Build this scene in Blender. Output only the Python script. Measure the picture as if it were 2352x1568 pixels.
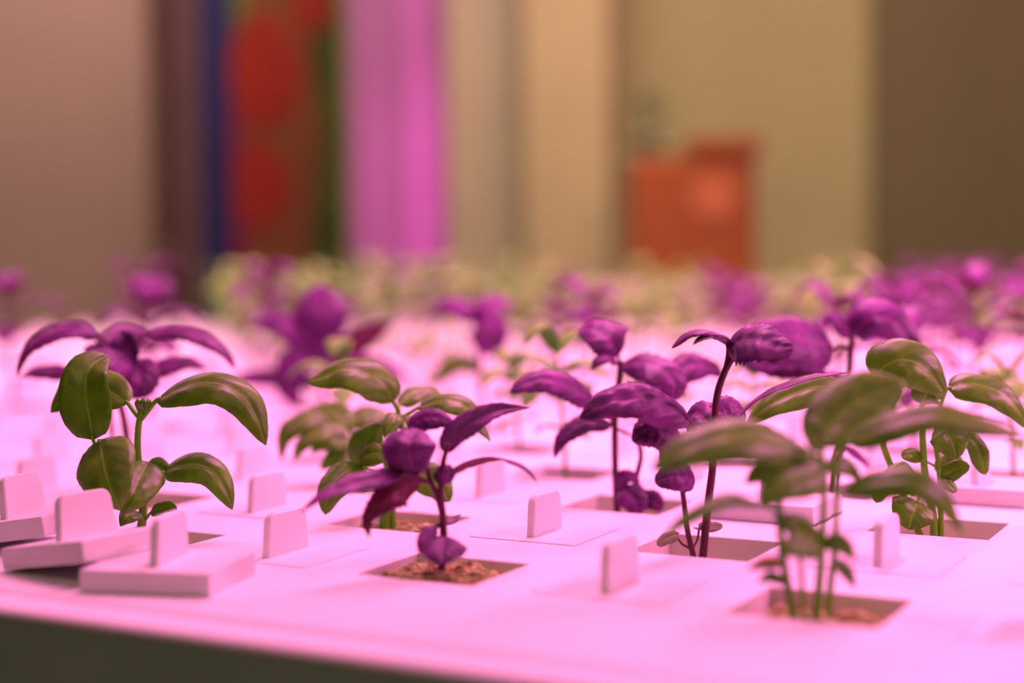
import bpy, math, random
from mathutils import Vector, Matrix
random.seed(7)
sc = bpy.context.scene
for o in list(bpy.data.objects): bpy.data.objects.remove(o)
col = sc.collection
V = Vector
CM = 0.01                                   # all layout numbers below are centimetres

# ------------------------------------------------------------------ camera
IW, IH, FPX = 2352, 1568, 3600.0
PU, PV = 6.0, 6.924                         # hole pitch along the tray front / towards the back
HU, HV = 2.058, 1.818                       # half size of a hole
CAM = V((24.762, -41.328, 9.678))
YAW, PIT, ROL = -0.494, 0.055, -0.010
FW = V((math.sin(YAW)*math.cos(PIT), math.cos(YAW)*math.cos(PIT), -math.sin(PIT)))
RT0 = V((math.cos(YAW), -math.sin(YAW), 0)); UP0 = RT0.cross(FW)
RT = RT0*math.cos(ROL) + UP0*math.sin(ROL); UP = -RT0*math.sin(ROL) + UP0*math.cos(ROL)
cam = bpy.data.cameras.new('camera'); camo = bpy.data.objects.new('camera', cam); col.objects.link(camo)
camo.matrix_world = Matrix(((RT.x, UP.x, -FW.x, CAM.x*CM), (RT.y, UP.y, -FW.y, CAM.y*CM), (RT.z, UP.z, -FW.z, CAM.z*CM), (0, 0, 0, 1)))
cam.sensor_width = 36; cam.lens = 36*FPX/IW; cam.clip_start = 0.01
cam.dof.use_dof = True; cam.dof.focus_distance = 0.532; cam.dof.aperture_fstop = 3.8
sc.camera = camo

# ------------------------------------------------------------------ world, lights, exposure
w = bpy.data.worlds.new('world'); sc.world = w; w.use_nodes = True
bg = w.node_tree.nodes['Background']; bg.inputs[0].default_value = (1.0, 0.78, 0.52, 1); bg.inputs[1].default_value = 0.05
sc.view_settings.view_transform = 'Standard'; sc.view_settings.look = 'None'
sc.view_settings.gamma = 1; sc.view_settings.use_curve_mapping = False; sc.view_settings.exposure = 0.0
PINK = (1.0, 0.215, 0.57)
def area(name, loc, size, power, color, target=None, spread=math.pi):
    l = bpy.data.lights.new(name, 'AREA'); l.shape = 'RECTANGLE'; l.size, l.size_y = size; l.energy = power; l.color = color; l.spread = spread
    o = bpy.data.objects.new(name, l); col.objects.link(o); o.location = V(loc)
    d = (V(target) if target is not None else V(loc) - V((0, 0, 1))) - V(loc)
    o.rotation_euler = d.to_track_quat('-Z', 'Y').to_euler()
    return o
# LED grow-light bars hung above the tray (they run front to back, above the frame)
for gx, p in ((-0.75, 12.5), (-0.05, 15.5), (0.62, 31.0)):
    area('grow_lamp', (gx, 0.93, 0.55), (0.10, 1.7), p, PINK, spread=2.5)
# room ceiling lamps, warm white
ROT = -YAW
def room(x, d, z):                          # room coordinates (m): x right, d ahead of the camera, z above the tray
    return V((CAM.x*CM + x*math.cos(ROT) - d*math.sin(ROT), CAM.y*CM + x*math.sin(ROT) + d*math.cos(ROT), z))
area('ceiling_lamp', room(-0.1, 1.9, 1.68), (2.6, 0.3), 44, (1.0, 0.80, 0.48), room(0.0, 3.4, 0.2), 2.5)
area('ceiling_lamp', room(0.2, -1.2, 1.68), (1.2, 0.3), 7, (1.0, 0.86, 0.62))

# ------------------------------------------------------------------ materials
MATS = {}
def new_mat(name):
    m = bpy.data.materials.new(name); m.use_nodes = True; MATS[name] = m
    return m, m.node_tree, m.node_tree.nodes['Principled BSDF']
def plain(name, c1, c2=None, rough=0.5, scale=8, bump=0.0, bscale=60, spec=0.5, detail=4):
    m, t, b = new_mat(name)
    b.inputs['Roughness'].default_value = rough; b.inputs['Specular IOR Level'].default_value = spec
    tc = t.nodes.new('ShaderNodeTexCoord')
    n = t.nodes.new('ShaderNodeTexNoise'); n.inputs['Scale'].default_value = scale; n.inputs['Detail'].default_value = detail
    r = t.nodes.new('ShaderNodeValToRGB'); r.color_ramp.elements[0].position = .35; r.color_ramp.elements[1].position = .65
    r.color_ramp.elements[0].color = (*c1, 1); r.color_ramp.elements[1].color = (*(c2 or c1), 1)
    t.links.new(tc.outputs['Object'], n.inputs['Vector']); t.links.new(n.outputs['Fac'], r.inputs['Fac']); t.links.new(r.outputs['Color'], b.inputs['Base Color'])
    if bump:
        n2 = t.nodes.new('ShaderNodeTexNoise'); n2.inputs['Scale'].default_value = bscale; n2.inputs['Detail'].default_value = 3
        bp = t.nodes.new('ShaderNodeBump'); bp.inputs['Strength'].default_value = bump; bp.inputs['Distance'].default_value = .002
        t.links.new(tc.outputs['Object'], n2.inputs['Vector']); t.links.new(n2.outputs['Fac'], bp.inputs['Height']); t.links.new(bp.outputs['Normal'], b.inputs['Normal'])
    return m
def leaf_mat(name, c1, c2, vein, trans, tamt, rough, nv=5.5, spec=.5, sheen=0.0):
    m, t, b = new_mat(name); N = t.nodes; L = t.links
    def mth(op, a, bb=None):
        n = N.new('ShaderNodeMath'); n.operation = op
        for i, q in enumerate((a, bb)):
            if q is None: continue
            if isinstance(q, (int, float)): n.inputs[i].default_value = q
            else: L.new(q, n.inputs[i])
        return n.outputs[0]
    uv = N.new('ShaderNodeUVMap'); sx = N.new('ShaderNodeSeparateXYZ'); L.new(uv.outputs[0], sx.inputs[0])
    tc = N.new('ShaderNodeTexCoord')
    s = mth('ABSOLUTE', mth('SUBTRACT', mth('MULTIPLY', sx.outputs[1], 2.0), 1.0))
    ph = mth('FRACT', mth('MULTIPLY', mth('SUBTRACT', sx.outputs[0], mth('MULTIPLY', s, 0.30)), nv))
    dv = mth('ABSOLUTE', mth('SUBTRACT', ph, 0.5))
    side = mth('MULTIPLY', mth('GREATER_THAN', dv, 0.470), 0.22)
    mid = mth('LESS_THAN', s, 0.045)
    vf = mth('MAXIMUM', side, mid)
    n = N.new('ShaderNodeTexNoise'); n.inputs['Scale'].default_value = 130; n.inputs['Detail'].default_value = 4
    L.new(tc.outputs['Object'], n.inputs['Vector'])
    r = N.new('ShaderNodeValToRGB'); r.color_ramp.elements[0].position = .35; r.color_ramp.elements[1].position = .68
    r.color_ramp.elements[0].color = (*c1, 1); r.color_ramp.elements[1].color = (*c2, 1); L.new(n.outputs['Fac'], r.inputs['Fac'])
    mx = N.new('ShaderNodeMix'); mx.data_type = 'RGBA'; L.new(vf, mx.inputs['Factor']); L.new(r.outputs['Color'], mx.inputs['A']); mx.inputs['B'].default_value = (*vein, 1)
    L.new(mx.outputs['Result'], b.inputs['Base Color']); b.inputs['Roughness'].default_value = rough; b.inputs['Specular IOR Level'].default_value = spec
    if sheen: b.inputs['Sheen Weight'].default_value = sheen; b.inputs['Sheen Roughness'].default_value = .45
    hgt = mth('ADD', mth('MULTIPLY', n.outputs['Fac'], .4), mth('MULTIPLY', vf, -1.0))
    bp = N.new('ShaderNodeBump'); bp.inputs['Strength'].default_value = .35; bp.inputs['Distance'].default_value = .0004
    L.new(hgt, bp.inputs['Height']); L.new(bp.outputs['Normal'], b.inputs['Normal'])
    tr = N.new('ShaderNodeBsdfTranslucent'); tr.inputs['Color'].default_value = (*trans, 1)
    ms = N.new('ShaderNodeMixShader'); ms.inputs[0].default_value = tamt
    L.new(b.outputs[0], ms.inputs[1]); L.new(tr.outputs[0], ms.inputs[2]); L.new(ms.outputs[0], N['Material Output'].inputs['Surface'])
    return m
M_WHITE = plain('white_plastic', (.80, .80, .79), (.84, .84, .83), .48, 3, .04, 900)
M_COVER = plain('white_cover_plastic', (.80, .80, .79), (.84, .84, .83), .42, 20)
M_TANK = plain('dark_tank_plastic', (.27, .46, .36), (.31, .51, .41), .6, 6)
M_HOLE = plain('dark_hole_floor', (.10, .085, .07), (.15, .12, .09), .8, 60)
M_SOIL = plain('coir_plug', (.20, .14, .045), (.60, .60, .26), .95, 260, .9, 700, .1)
M_GT = leaf_mat('green_leaf_top', (.080, .215, .002), (.165, .42, .006), (.26, .52, .03), (.28, .66, .006), .28, .40, spec=.55, sheen=.12)
M_GB = leaf_mat('green_leaf_underside', (.09, .32, .03), (.13, .40, .045), (.20, .48, .08), (.22, .60, .008), .25, .55)
M_PT = leaf_mat('purple_leaf_top', (.062, .005, .072), (.235, .022, .25), (.26, .03, .25), (.26, .01, .10), .10, .48, spec=.40, sheen=.10)
M_PB = leaf_mat('purple_leaf_underside', (.13, .006, .05), (.18, .01, .07), (.24, .02, .09), (.30, .01, .08), .16, .5)
M_GT_LIT = leaf_mat('lit_green_leaf_top', (.22, .55, .06), (.30, .66, .10), (.36, .70, .14), (.20, .60, .05), .25, .45, spec=.5, sheen=.1)  # paler copy of the leaf green, strong overhead light put into the colour
M_GS = plain('green_stem', (.15, .42, .008), (.20, .50, .012), .45, 80)
M_PS = plain('purple_stem', (.075, .004, .032), (.13, .008, .055), .4, 80)
M_COT = plain('grey_cotyledon', (.16, .17, .07), (.22, .20, .12), .5, 90)
M_BROWN = plain('browned_leaf', (.22, .16, .03), (.34, .22, .05), .6, 90)

# ------------------------------------------------------------------ mesh helpers
def mesh(name, verts, faces, mats, uvs=None, mi=None, smooth=False):
    me = bpy.data.meshes.new(name); me.from_pydata([tuple(c*CM for c in v) for v in verts], [], faces)
    for m in mats: me.materials.append(m)
    if uvs:
        ul = me.uv_layers.new(name='UVMap')
        for p in me.polygons:
            for li in p.loop_indices: ul.data[li].uv = uvs[me.loops[li].vertex_index]
    if mi:
        for p, k in zip(me.polygons, mi): p.material_index = k
    if smooth:
        for p in me.polygons: p.use_smooth = True
    me.update(); return me
def obj(name, me, parent=None, loc=None):
    o = bpy.data.objects.new(name, me); col.objects.link(o)
    if parent: o.parent = parent
    if loc is not None: o.location = V(loc)*CM
    return o
def empty(name, loc=(0, 0, 0)):
    o = bpy.data.objects.new(name, None); col.objects.link(o); o.location = V(loc)*CM; o.empty_display_size = .01
    return o
def tag(o, label=None, cat=None, group=None, kind=None):
    if label: o['label'] = label
    if cat: o['category'] = cat
    if group: o['group'] = group
    if kind: o['kind'] = kind
    return o
def box_data(x0, x1, y0, y1, z0, z1, bev=0.0):
    """box with chamfered edges"""
    b = min(bev, (x1-x0)/2.1, (y1-y0)/2.1, (z1-z0)/2.1)
    if b <= 0:
        v = [(x, y, z) for z in (z0, z1) for y in (y0, y1) for x in (x0, x1)]
        return v, [(0, 2, 3, 1), (4, 5, 7, 6), (0, 1, 5, 4), (2, 6, 7, 3), (0, 4, 6, 2), (1, 3, 7, 5)]
    import bmesh
    bm = bmesh.new(); bmesh.ops.create_cube(bm, size=1)
    for q in bm.verts: q.co = V(((x0+x1)/2+q.co.x*(x1-x0), (y0+y1)/2+q.co.y*(y1-y0), (z0+z1)/2+q.co.z*(z1-z0)))
    bmesh.ops.bevel(bm, geom=bm.edges[:], offset=b, segments=2, profile=.6, affect='EDGES')
    bm.verts.index_update()
    v = [tuple(q.co) for q in bm.verts]; f = [tuple(q.index for q in fc.verts) for fc in bm.faces]; bm.free()
    return v, f
def join(*parts):
    V_, F_ = [], []
    for v, f in parts:
        o = len(V_); V_ += list(v); F_ += [tuple(i+o for i in q) for q in f]
    return V_, F_
def spline(pts, n):
    """Catmull-Rom through pts, n samples; pts are Vectors"""
    p = [pts[0]*2-pts[1]] + list(pts) + [pts[-1]*2-pts[-2]]
    lens = [(pts[i+1]-pts[i]).length for i in range(len(pts)-1)]; tot = sum(lens) or 1
    out = []
    for k in range(n):
        d = tot*k/(n-1); i = 0
        while i < len(lens)-1 and d > lens[i]: d -= lens[i]; i += 1
        t = min(1, d/max(lens[i], 1e-9)); a, b, c, e = p[i], p[i+1], p[i+2], p[i+3]
        out.append(.5*((2*b) + (c-a)*t + (2*a-5*b+4*c-e)*t*t + (3*b-a-3*c+e)*t**3))
    return out
def tube_data(pts, rad, seg=8, n=None):
    n = n or max(6, len(pts)*4)
    P = spline(pts, n) if len(pts) > 1 else pts
    R = [rad[0]+(rad[-1]-rad[0])*k/(n-1) if len(rad) == 2 else rad[min(len(rad)-1, int(k/(n-1)*(len(rad)-1)))] for k in range(n)]
    v, f = [], []; ref = V((.31, .83, .2))
    for k in range(n):
        T = (P[min(k+1, n-1)]-P[max(k-1, 0)]).normalized(); A = T.cross(ref).normalized(); B = T.cross(A)
        for s in range(seg):
            a = 2*math.pi*s/seg; v.append(P[k] + (A*math.cos(a)+B*math.sin(a))*R[k])
    for k in range(n-1):
        for s in range(seg):
            f.append((k*seg+s, k*seg+(s+1) % seg, (k+1)*seg+(s+1) % seg, (k+1)*seg+s))
    f.append(tuple(range(seg-1, -1, -1))); f.append(tuple((n-1)*seg+s for s in range(seg)))
    return v, f
def blade_data(pts, width, nhint, nhint2=None, k=.7, fold=0.0, serr=0.0, nT=22, nS=10, amp=.02, wave=0.0, a=.55, b=.80, th=.028, nv=5.5, seed=0, asym=0.0):
    """leaf blade: midrib spline, ovate outline, curled across, veins pressed in; two skins"""
    k *= .6; b += .12; wave = wave or (.035 if th > .01 else 0); amp *= 2.0
    rnd = random.Random(seed); ph0 = rnd.random()*6
    P = spline(pts, nT); pk = a/(a+b); norm = (pk**a)*((1-pk)**b)
    top, nrm, uvs = [], [], []
    for i in range(nT):
        t = i/(nT-1); T = (P[min(i+1, nT-1)]-P[max(i-1, 0)]).normalized()
        nh = nhint if nhint2 is None else nhint.lerp(nhint2, t)
        S = T.cross(nh)
        S = S.normalized() if S.length > 1e-5 else RT.copy()
        Nn = S.cross(T).normalized()
        tt = min(max(t, .0), 1.0); h = width/2*((tt**a)*((1-tt)**b))/norm + .012
        for j in range(nS+1):
            s = -1+2*j/nS
            hh = h*(1+asym*(1 if s > 0 else -1))
            if serr and abs(s) > .99:
                hh *= 1 + serr*(abs(((t*11+.3*math.sin(ph0+t*9)) % 1)*2-1)-.3)*(1 if .12 < t < .96 else 0)
            if abs(k) > 1e-3: x = math.sin(k*s)/k; y = -(1-math.cos(k*s))/k
            else: x, y = s, 0
            q = P[i] + S*(x*hh) + Nn*(y*hh + fold*abs(s)*hh)
            vph = (t-.30*abs(s))*nv
            q = q + Nn*(amp*(abs(math.sin(math.pi*vph))*min(1, abs(s)*3)*(1-abs(s)**4*.7) - .5*max(0, 1-abs(s)*9))*min(1, h*1.5))
            if wave: q = q + Nn*(wave*abs(s)**2*math.sin(ph0+t*13+(1.7 if s > 0 else 0))*min(1, h*2))
            top.append(q); nrm.append(Nn); uvs.append((t, (s+1)/2))
    c = nS+1; n = len(top); f = []; mi = []
    bot = [q-m*th for q, m in zip(top, nrm)]
    for i in range(nT-1):
        for j in range(nS):
            q = (i*c+j, i*c+j+1, (i+1)*c+j+1, (i+1)*c+j)
            f.append(q[::-1]); mi.append(0); f.append(tuple(x+n for x in q)); mi.append(1)
    for i in range(nT-1):
        for j in (0, nS):
            q = (i*c+j, (i+1)*c+j, (i+1)*c+j+n, i*c+j+n); f.append(q if j else q[::-1]); mi.append(0)
    for i in (0, nT-1):
        for j in range(nS):
            q = (i*c+j, i*c+j+1, i*c+j+1+n, i*c+j+n); f.append(q[::-1] if i else q); mi.append(0)
    return top+bot, f, uvs+uvs, mi
def lift(x, y, depth):                       # point seen at photo pixel (x, y), at a real distance ahead of the camera (cm)
    return CAM + (FW + RT*((x-IW/2)/FPX) - UP*((y-IH/2)/FPX))*depth
def cn(n): return (RT*n[0] + UP*n[1] - FW*n[2]).normalized()
def cell(u, v, z=0.0): return V((u*PU, v*PV, z))
def depth_of(p): return (p-CAM).dot(FW)
def to_px(p):
    d = p-CAM; z = d.dot(FW); return IW/2+FPX*d.dot(RT)/z, IH/2-FPX*d.dot(UP)/z, z

# ------------------------------------------------------------------ the room
FLOOR = -0.88; CEIL = 1.72
def room_obj(name, data, mat, x=0, d=0, z=0, parent=None, smooth=False):
    me = mesh(name, [tuple(c*100 for c in v) for v in data[0]], data[1], [mat], smooth=smooth)
    o = bpy.data.objects.new(name, me); col.objects.link(o)
    if parent: o.parent = parent
    else: o.location = room(x, d, z); o.rotation_euler = (0, 0, ROT)
    return o
def room_empty(name, x, d, z=FLOOR):
    o = bpy.data.objects.new(name, None); col.objects.link(o); o.location = room(x, d, z); o.rotation_euler = (0, 0, ROT); o.empty_display_size = .05
    return o
def rx(px, d): return (px-IW/2)/FPX*d
def rz(py, d): return CAM.z*CM + (587-py)/FPX*d
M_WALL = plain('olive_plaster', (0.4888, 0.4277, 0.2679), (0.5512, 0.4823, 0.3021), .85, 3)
M_WALLP = plain('cream_plaster', (0.3478, 0.235, 0.2491), (0.3922, 0.265, 0.2809), .8, 2.5)
M_FLOOR = plain('grey_floor', (.20, .17, .13), (.26, .22, .17), .6, 5)
M_CEIL = plain('white_ceiling', (.6, .55, .45), (.66, .60, .50), .9, 4)
M_TAN = plain('tan_panel', (0.7144, 0.5734, 0.3948), (0.8056, 0.6466, 0.4452), .6, 4)
M_GREYT = plain('grey_beige_trim', (0.658, 0.5828, 0.5264), (0.742, 0.6572, 0.5936), .6, 4)
M_BEIGE = plain('beige_panel', (0.7238, 0.5828, 0.4982), (0.8162, 0.6572, 0.5618), .6, 4)
M_DARKP = plain('plum_recess_shade', (0.282, 0.1504, 0.1974), (0.318, 0.1696, 0.2226), .6, 5)
M_NAVY = plain('navy_print', (0.0075, 0.0094, 0.094), (0.0085, 0.0106, 0.106), .5, 6)
M_RED = plain('tomato_red_print', (0.216, 0.009, 0.0018), (0.264, 0.011, 0.0022), .45, 14)
M_ORBR = plain('brown_orange_print', (0.12, 0.036, 0.0064), (0.18, 0.054, 0.0096), .5, 9)
M_DGREEN = plain('dark_green_print', (.014, .035, .003), (.10, .17, .008), .5, 5)
M_PINKLIT = plain('pink_lit_finish', (0.3384, 0.1297, 0.3572), (0.3816, 0.1463, 0.4028), .35, 3)
M_ORANGE = plain('burnt_orange_plastic', (0.1927, 0.0733, 0.0028), (0.2173, 0.0827, 0.0032), .45, 6)
M_ORANGE2 = plain('faded_orange_label', (0.3384, 0.141, 0.0282), (0.3816, 0.159, 0.0318), .5, 9)
M_CAB = plain('brown_cabinet', (.30, .22, .13), (.36, .27, .16), .55, 6)

def struct(name, data, mat, x, d, z):
    return tag(room_obj(name, data, mat, x, d, z), kind='structure')
struct('floor', box_data(-3, 3, -2.2, 3.75, -.1, 0), M_FLOOR, 0, 0, FLOOR)
struct('ceiling', box_data(-3, 3, -2.2, 3.75, 0, .1), M_CEIL, 0, 0, CEIL)
struct('wall_back', box_data(-3, 3, 0, .1, 0, CEIL-FLOOR), M_WALL, 0, 3.65, FLOOR)
struct('wall_left', box_data(-.1, 0, -2.2, 3.65, 0, CEIL-FLOOR), M_WALLP, -2.4, 0, FLOOR)
struct('wall_right', box_data(0, .1, -2.2, 3.65, 0, CEIL-FLOOR), M_WALL, 2.4, 0, FLOOR)
struct('wall_front', box_data(-3, 3, -.1, 0, 0, CEIL-FLOOR), M_WALL, 0, -2.1, FLOOR)
HT = CEIL-FLOOR
D = 2.95
struct('wall_partition', box_data(-1.6, 0, 0, .12, 0, HT, .004), M_WALLP, rx(352, D), D, FLOOR)
D = 3.15
t = room_empty('doorway_1', rx(410, D), D); tag(t, kind='structure')
room_obj('recess_panel', box_data(-.16, .075, 0, .04, 0, 2.1, .004), M_DARKP, parent=t)  # dark panel for the recess by the partition, its shade put into the colour
room_obj('door_handle', join(box_data(-.02, -.005, -.05, 0, .98, 1.0, .003), box_data(-.10, -.005, -.06, -.045, .98, 1.0, .003)), M_GREYT, parent=t)
# panelled part of the back wall
D = 3.55
struct('trim_1', box_data(rx(1030, D), rx(1112, D), 0, .05, 0, HT, .004), M_BEIGE, 0, D, FLOOR)
D = 3.58
struct('trim_2', box_data(rx(1112, D), rx(1200, D), 0, .05, 0, HT, .004), M_GREYT, 0, D, FLOOR)
D = 3.45
t = room_empty('tall_cupboard', rx(1305, D), D); tag(t, 'tall tan cupboard against the back wall, left of the orange bin', 'cupboard')
room_obj('body', box_data(-.097, .097, .02, .19, 0, 2.3, .004), M_TAN, parent=t)
dr = room_obj('door', box_data(-.095, .088, 0, .02, .08, 2.28, .004), M_TAN, parent=t)
room_obj('handle', box_data(.066, .076, -.025, 0, .95, 1.1, .003), M_GREYT, parent=dr)
struct('trim_3', box_data(-.018, .018, 0, .05, 0, HT, .004), M_CAB, rx(1430, 3.5), 3.5, FLOOR)
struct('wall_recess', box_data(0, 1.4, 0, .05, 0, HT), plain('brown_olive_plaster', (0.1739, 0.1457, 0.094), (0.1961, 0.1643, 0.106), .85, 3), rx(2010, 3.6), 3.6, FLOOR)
# printed banner
D = 2.75; x0 = rx(468, D); x1 = rx(795, D); xm = (x0+x1)/2; hw = (x1-x0)/2
t = room_empty('printed_banner', xm, D); tag(t, 'tall printed banner with navy edge and red vegetables, left of the pink-lit column', 'banner')
room_obj('panel', box_data(-hw, hw, 0, .012, .05, 2.2), M_DGREEN, parent=t)
room_obj('foot', box_data(-hw, hw, -.09, .09, 0, .05, .01), M_GREYT, parent=t)
room_obj('navy_stripe', box_data(-hw, -hw+.062, -.003, 0, .05, 2.2), M_NAVY, parent=t)
def disc(px, py, ax, ay, mat, nm, dy):
    cx = rx(px, D)-xm; cz = rz(py, D)-FLOOR; n = 40
    pts = [(cx+ax*math.cos(2*math.pi*i/n)*(1+.06*math.cos(3*2*math.pi*i/n)), cz+ay*math.sin(2*math.pi*i/n)*(1+.04*math.sin(5*2*math.pi*i/n))) for i in range(n)]
    v = [(x, dy, z) for x, z in pts]+[(x, 0, z) for x, z in pts]
    room_obj(nm, (v, [tuple(range(n))]+[(i, i+n, (i+1) % n+n, (i+1) % n) for i in range(n)]), mat, parent=t)
disc(612, 590, .050, .13, M_ORBR, 'brown_print', -.003)
disc(640, 300, .075, .30, M_ORBR, 'brown_print', -.002)
disc(618, 165, .064, .100, M_RED, 'tomato_print', -.005)
disc(606, 420, .050, .075, M_RED, 'tomato_print', -.005)
disc(728, 0, .040, .06, M_RED, 'tomato_print', -.005)
disc(560, 430, .016, .20, plain('crimson_print', (.16, .006, .03), (.2, .01, .04), .5, 9), 'crimson_print', -.004)
# white column, the pink light on it put into its colours
D = 2.55; x0 = rx(808, D); x1 = rx(1030, D)
t = room_empty('pink_lit_column', (x0+x1)/2, D); tag(t, 'tall glossy pink-lit column rising behind the plants', 'column')
hw = (x1-x0)/2
room_obj('shaft', box_data(-hw, hw, 0, .16, .04, HT, .02), M_PINKLIT, parent=t)
room_obj('raised_strip', box_data(.012, .048, -.012, .001, .04, HT, .005), plain('bright_pink_lit_strip', (0.47, 0.1457, 0.517), (0.53, 0.1643, 0.583), .3, 3), parent=t)
room_obj('plinth', box_data(-hw-.02, hw+.02, -.02, .18, 0, .04, .005), M_GREYT, parent=t)
# orange bin on a cabinet, plant beside it
D = 2.45; xm = rx(1598, D); top = rz(322, D); bot = rz(660, D)
cbt = room_empty('side_cabinet', xm+.02, D); tag(cbt, 'low brown cabinet under the orange bin', 'cabinet')
room_obj('body', box_data(-.2, .2, -.02, .3, 0, bot-FLOOR-.02), M_CAB, parent=cbt)
room_obj('worktop', box_data(-.21, .21, -.03, .31, bot-FLOOR-.02, bot-FLOOR, .004), M_GREYT, parent=cbt)
for s in (-1, 1):
    dr = room_obj('door', box_data(-.095+s*.1, .095+s*.1, -.035, -.02, .04, bot-FLOOR-.05, .003), M_CAB, parent=cbt)
    room_obj('handle', box_data(s*.02-.005, s*.02+.005, -.05, -.035, bot-FLOOR-.25, bot-FLOOR-.15, .002), M_GREYT, parent=dr)
t = room_empty('orange_bin', xm, D, bot); tag(t, 'burnt orange square bin with a faded round mark, on the cabinet behind', 'bin')
h = top-bot
room_obj('body', box_data(-.096, .096, 0, .18, 0, h-.03, .01), M_ORANGE, parent=t)
room_obj('rim', box_data(-.004, .104, -.006, .186, h-.03, h, .006), M_ORANGE, parent=t)
n = 32; cz = rz(455, D)-bot; cx = rx(1640, D)-xm
v = [(cx+.036*math.cos(2*math.pi*i/n), -.003, cz+.036*math.sin(2*math.pi*i/n)) for i in range(n)]+[(cx+.036*math.cos(2*math.pi*i/n), .001, cz+.036*math.sin(2*math.pi*i/n)) for i in range(n)]
room_obj('round_mark', (v, [tuple(range(n))]+[(i, i+n, (i+1) % n+n, (i+1) % n) for i in range(n)]), M_ORANGE2, parent=t)

# grey-green pot plant standing in the bin
M_SAGE = plain('sage_leaf', (.22, .30, .15), (.30, .38, .20), .6, 40)
t = room_empty('potted_plant', xm-.05, D+.245, bot); tag(t, 'loose grey-green potted plant showing above the left of the orange bin', 'plant')
h0 = top-bot
room_obj('pot', tube_data([V((0, 0, 0)), V((0, 0, .05)), V((0, 0, .09))], [.032, .045], 20), M_GREYT, parent=t)
room_obj('stem', tube_data([V((0, 0, .08)), V((.004, 0, h0*.5)), V((.0, 0, h0)), V((.006, 0, h0+.09))], [.006, .003]), M_SAGE, parent=t)
for i in range(14):
    a = i*2.4; z0 = h0-.09+.014*i; L = .075-.003*i; d = V((math.cos(a), math.sin(a)*.6, 0))
    b0 = V((.003, 0, z0))
    v, f, u_, m_ = blade_data([b0, b0+d*L*.5+V((0, 0, L*.35)), b0+d*L+V((0, 0, L*.2))], L*.5, (V((0, 0, .8))-d*.5).normalized(), nT=8, nS=4, th=.0008, amp=0.0)
    room_obj('leaf', (v, f), M_SAGE, parent=t, smooth=True)
# ------------------------------------------------------------------ the tray
U0, U1, V0, V1 = -20, 9, 0, 21
tray = empty('grow_tray', (0, 0, 0)); tag(tray, 'white plastic grow tray pierced by rows of square planting holes', 'tray')
def deck_data():
    v, f, mi = [], [], []
    ch = .03; dep = 1.35
    for iv in range(V0, V1+1):
        for iu in range(U0, U1+1):
            cx, cy = iu*PU, iv*PV; o = len(v)
            px, py, z = to_px(cell(iu, iv))
            if z < 5 or not (-190 < px < IW+190) or py > IH+150:      # no hole where the tray is blank
                v += [(cx-PU/2, cy-PV/2, 0), (cx+PU/2, cy-PV/2, 0), (cx+PU/2, cy+PV/2, 0), (cx-PU/2, cy+PV/2, 0)]
                f.append((o, o+1, o+2, o+3)); mi.append(0); continue
            for hu, hv, z in ((PU/2, PV/2, 0), (HU+ch, HV+ch, 0), (HU, HV, -ch), (HU-.08, HV-.08, -dep)):
                v += [(cx-hu, cy-hv, z), (cx+hu, cy-hv, z), (cx+hu, cy+hv, z), (cx-hu, cy+hv, z)]
            for L in range(3):
                for k in range(4):
                    a, b = o+L*4+k, o+L*4+(k+1) % 4
                    f.append((a, b, b+4, a+4)); mi.append(0)
            f.append((o+12, o+13, o+14, o+15)); mi.append(1)
    return v, f, mi
dv, df, dm = deck_data()
obj('deck', mesh('deck', dv, df, [M_WHITE, M_HOLE], mi=dm), tray)
XL, XR, YB, YF = U0*PU-PU/2, U1*PU+PU/2, V1*PV+PV/2, -PV/2
def sweep(prof, x0, x1):
    v = [(x0, y, z) for y, z in prof]+[(x1, y, z) for y, z in prof]; n = len(prof)
    return v, [(i, i+1, n+i+1, n+i) for i in range(n-1)]
prof = [(YF, 0), (-7.9, 0), (-8.05, -.03), (-8.2, -.16), (-8.55, -.18), (-8.72, -.07), (-8.9, -.04), (-9.45, -.05), (-9.7, -.12), (-9.82, -.24), (-9.84, -.34), (-9.7, -.38)]
obj('front_rim', mesh('front_rim', *sweep(prof, XL-1.5, XR+1.5), [M_WHITE], smooth=True), tray)
obj('side_rim', mesh('side_rim', *box_data(XL-1.5, XL, YF, YB+1.5, -.6, 0, .1), [M_WHITE]), tray)
obj('side_rim', mesh('side_rim', *box_data(XR, XR+1.5, YF, YB+1.5, -.6, 0, .1), [M_WHITE]), tray)
obj('back_rim', mesh('back_rim', *box_data(XL, XR, YB, YB+1.5, -.6, 0, .1), [M_WHITE]), tray)
obj('tank', mesh('tank', *box_data(XL-1.2, XR+1.2, -9.80, YB+1.2, -32, -1.4), [M_TANK]), tray)
obj('tank_lip', mesh('tank_lip', *box_data(XL-1.2, XR+1.2, -9.80, YF-.5, -1.4, -.34), [M_TANK]), tray)
for x in (XL+4, XR-4):
    for y in (-6, YB-4):
        obj('leg', mesh('leg', *box_data(x-3, x+3, y-3, y+3, FLOOR*100, -32, .3), [M_TANK]), tray)

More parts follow.
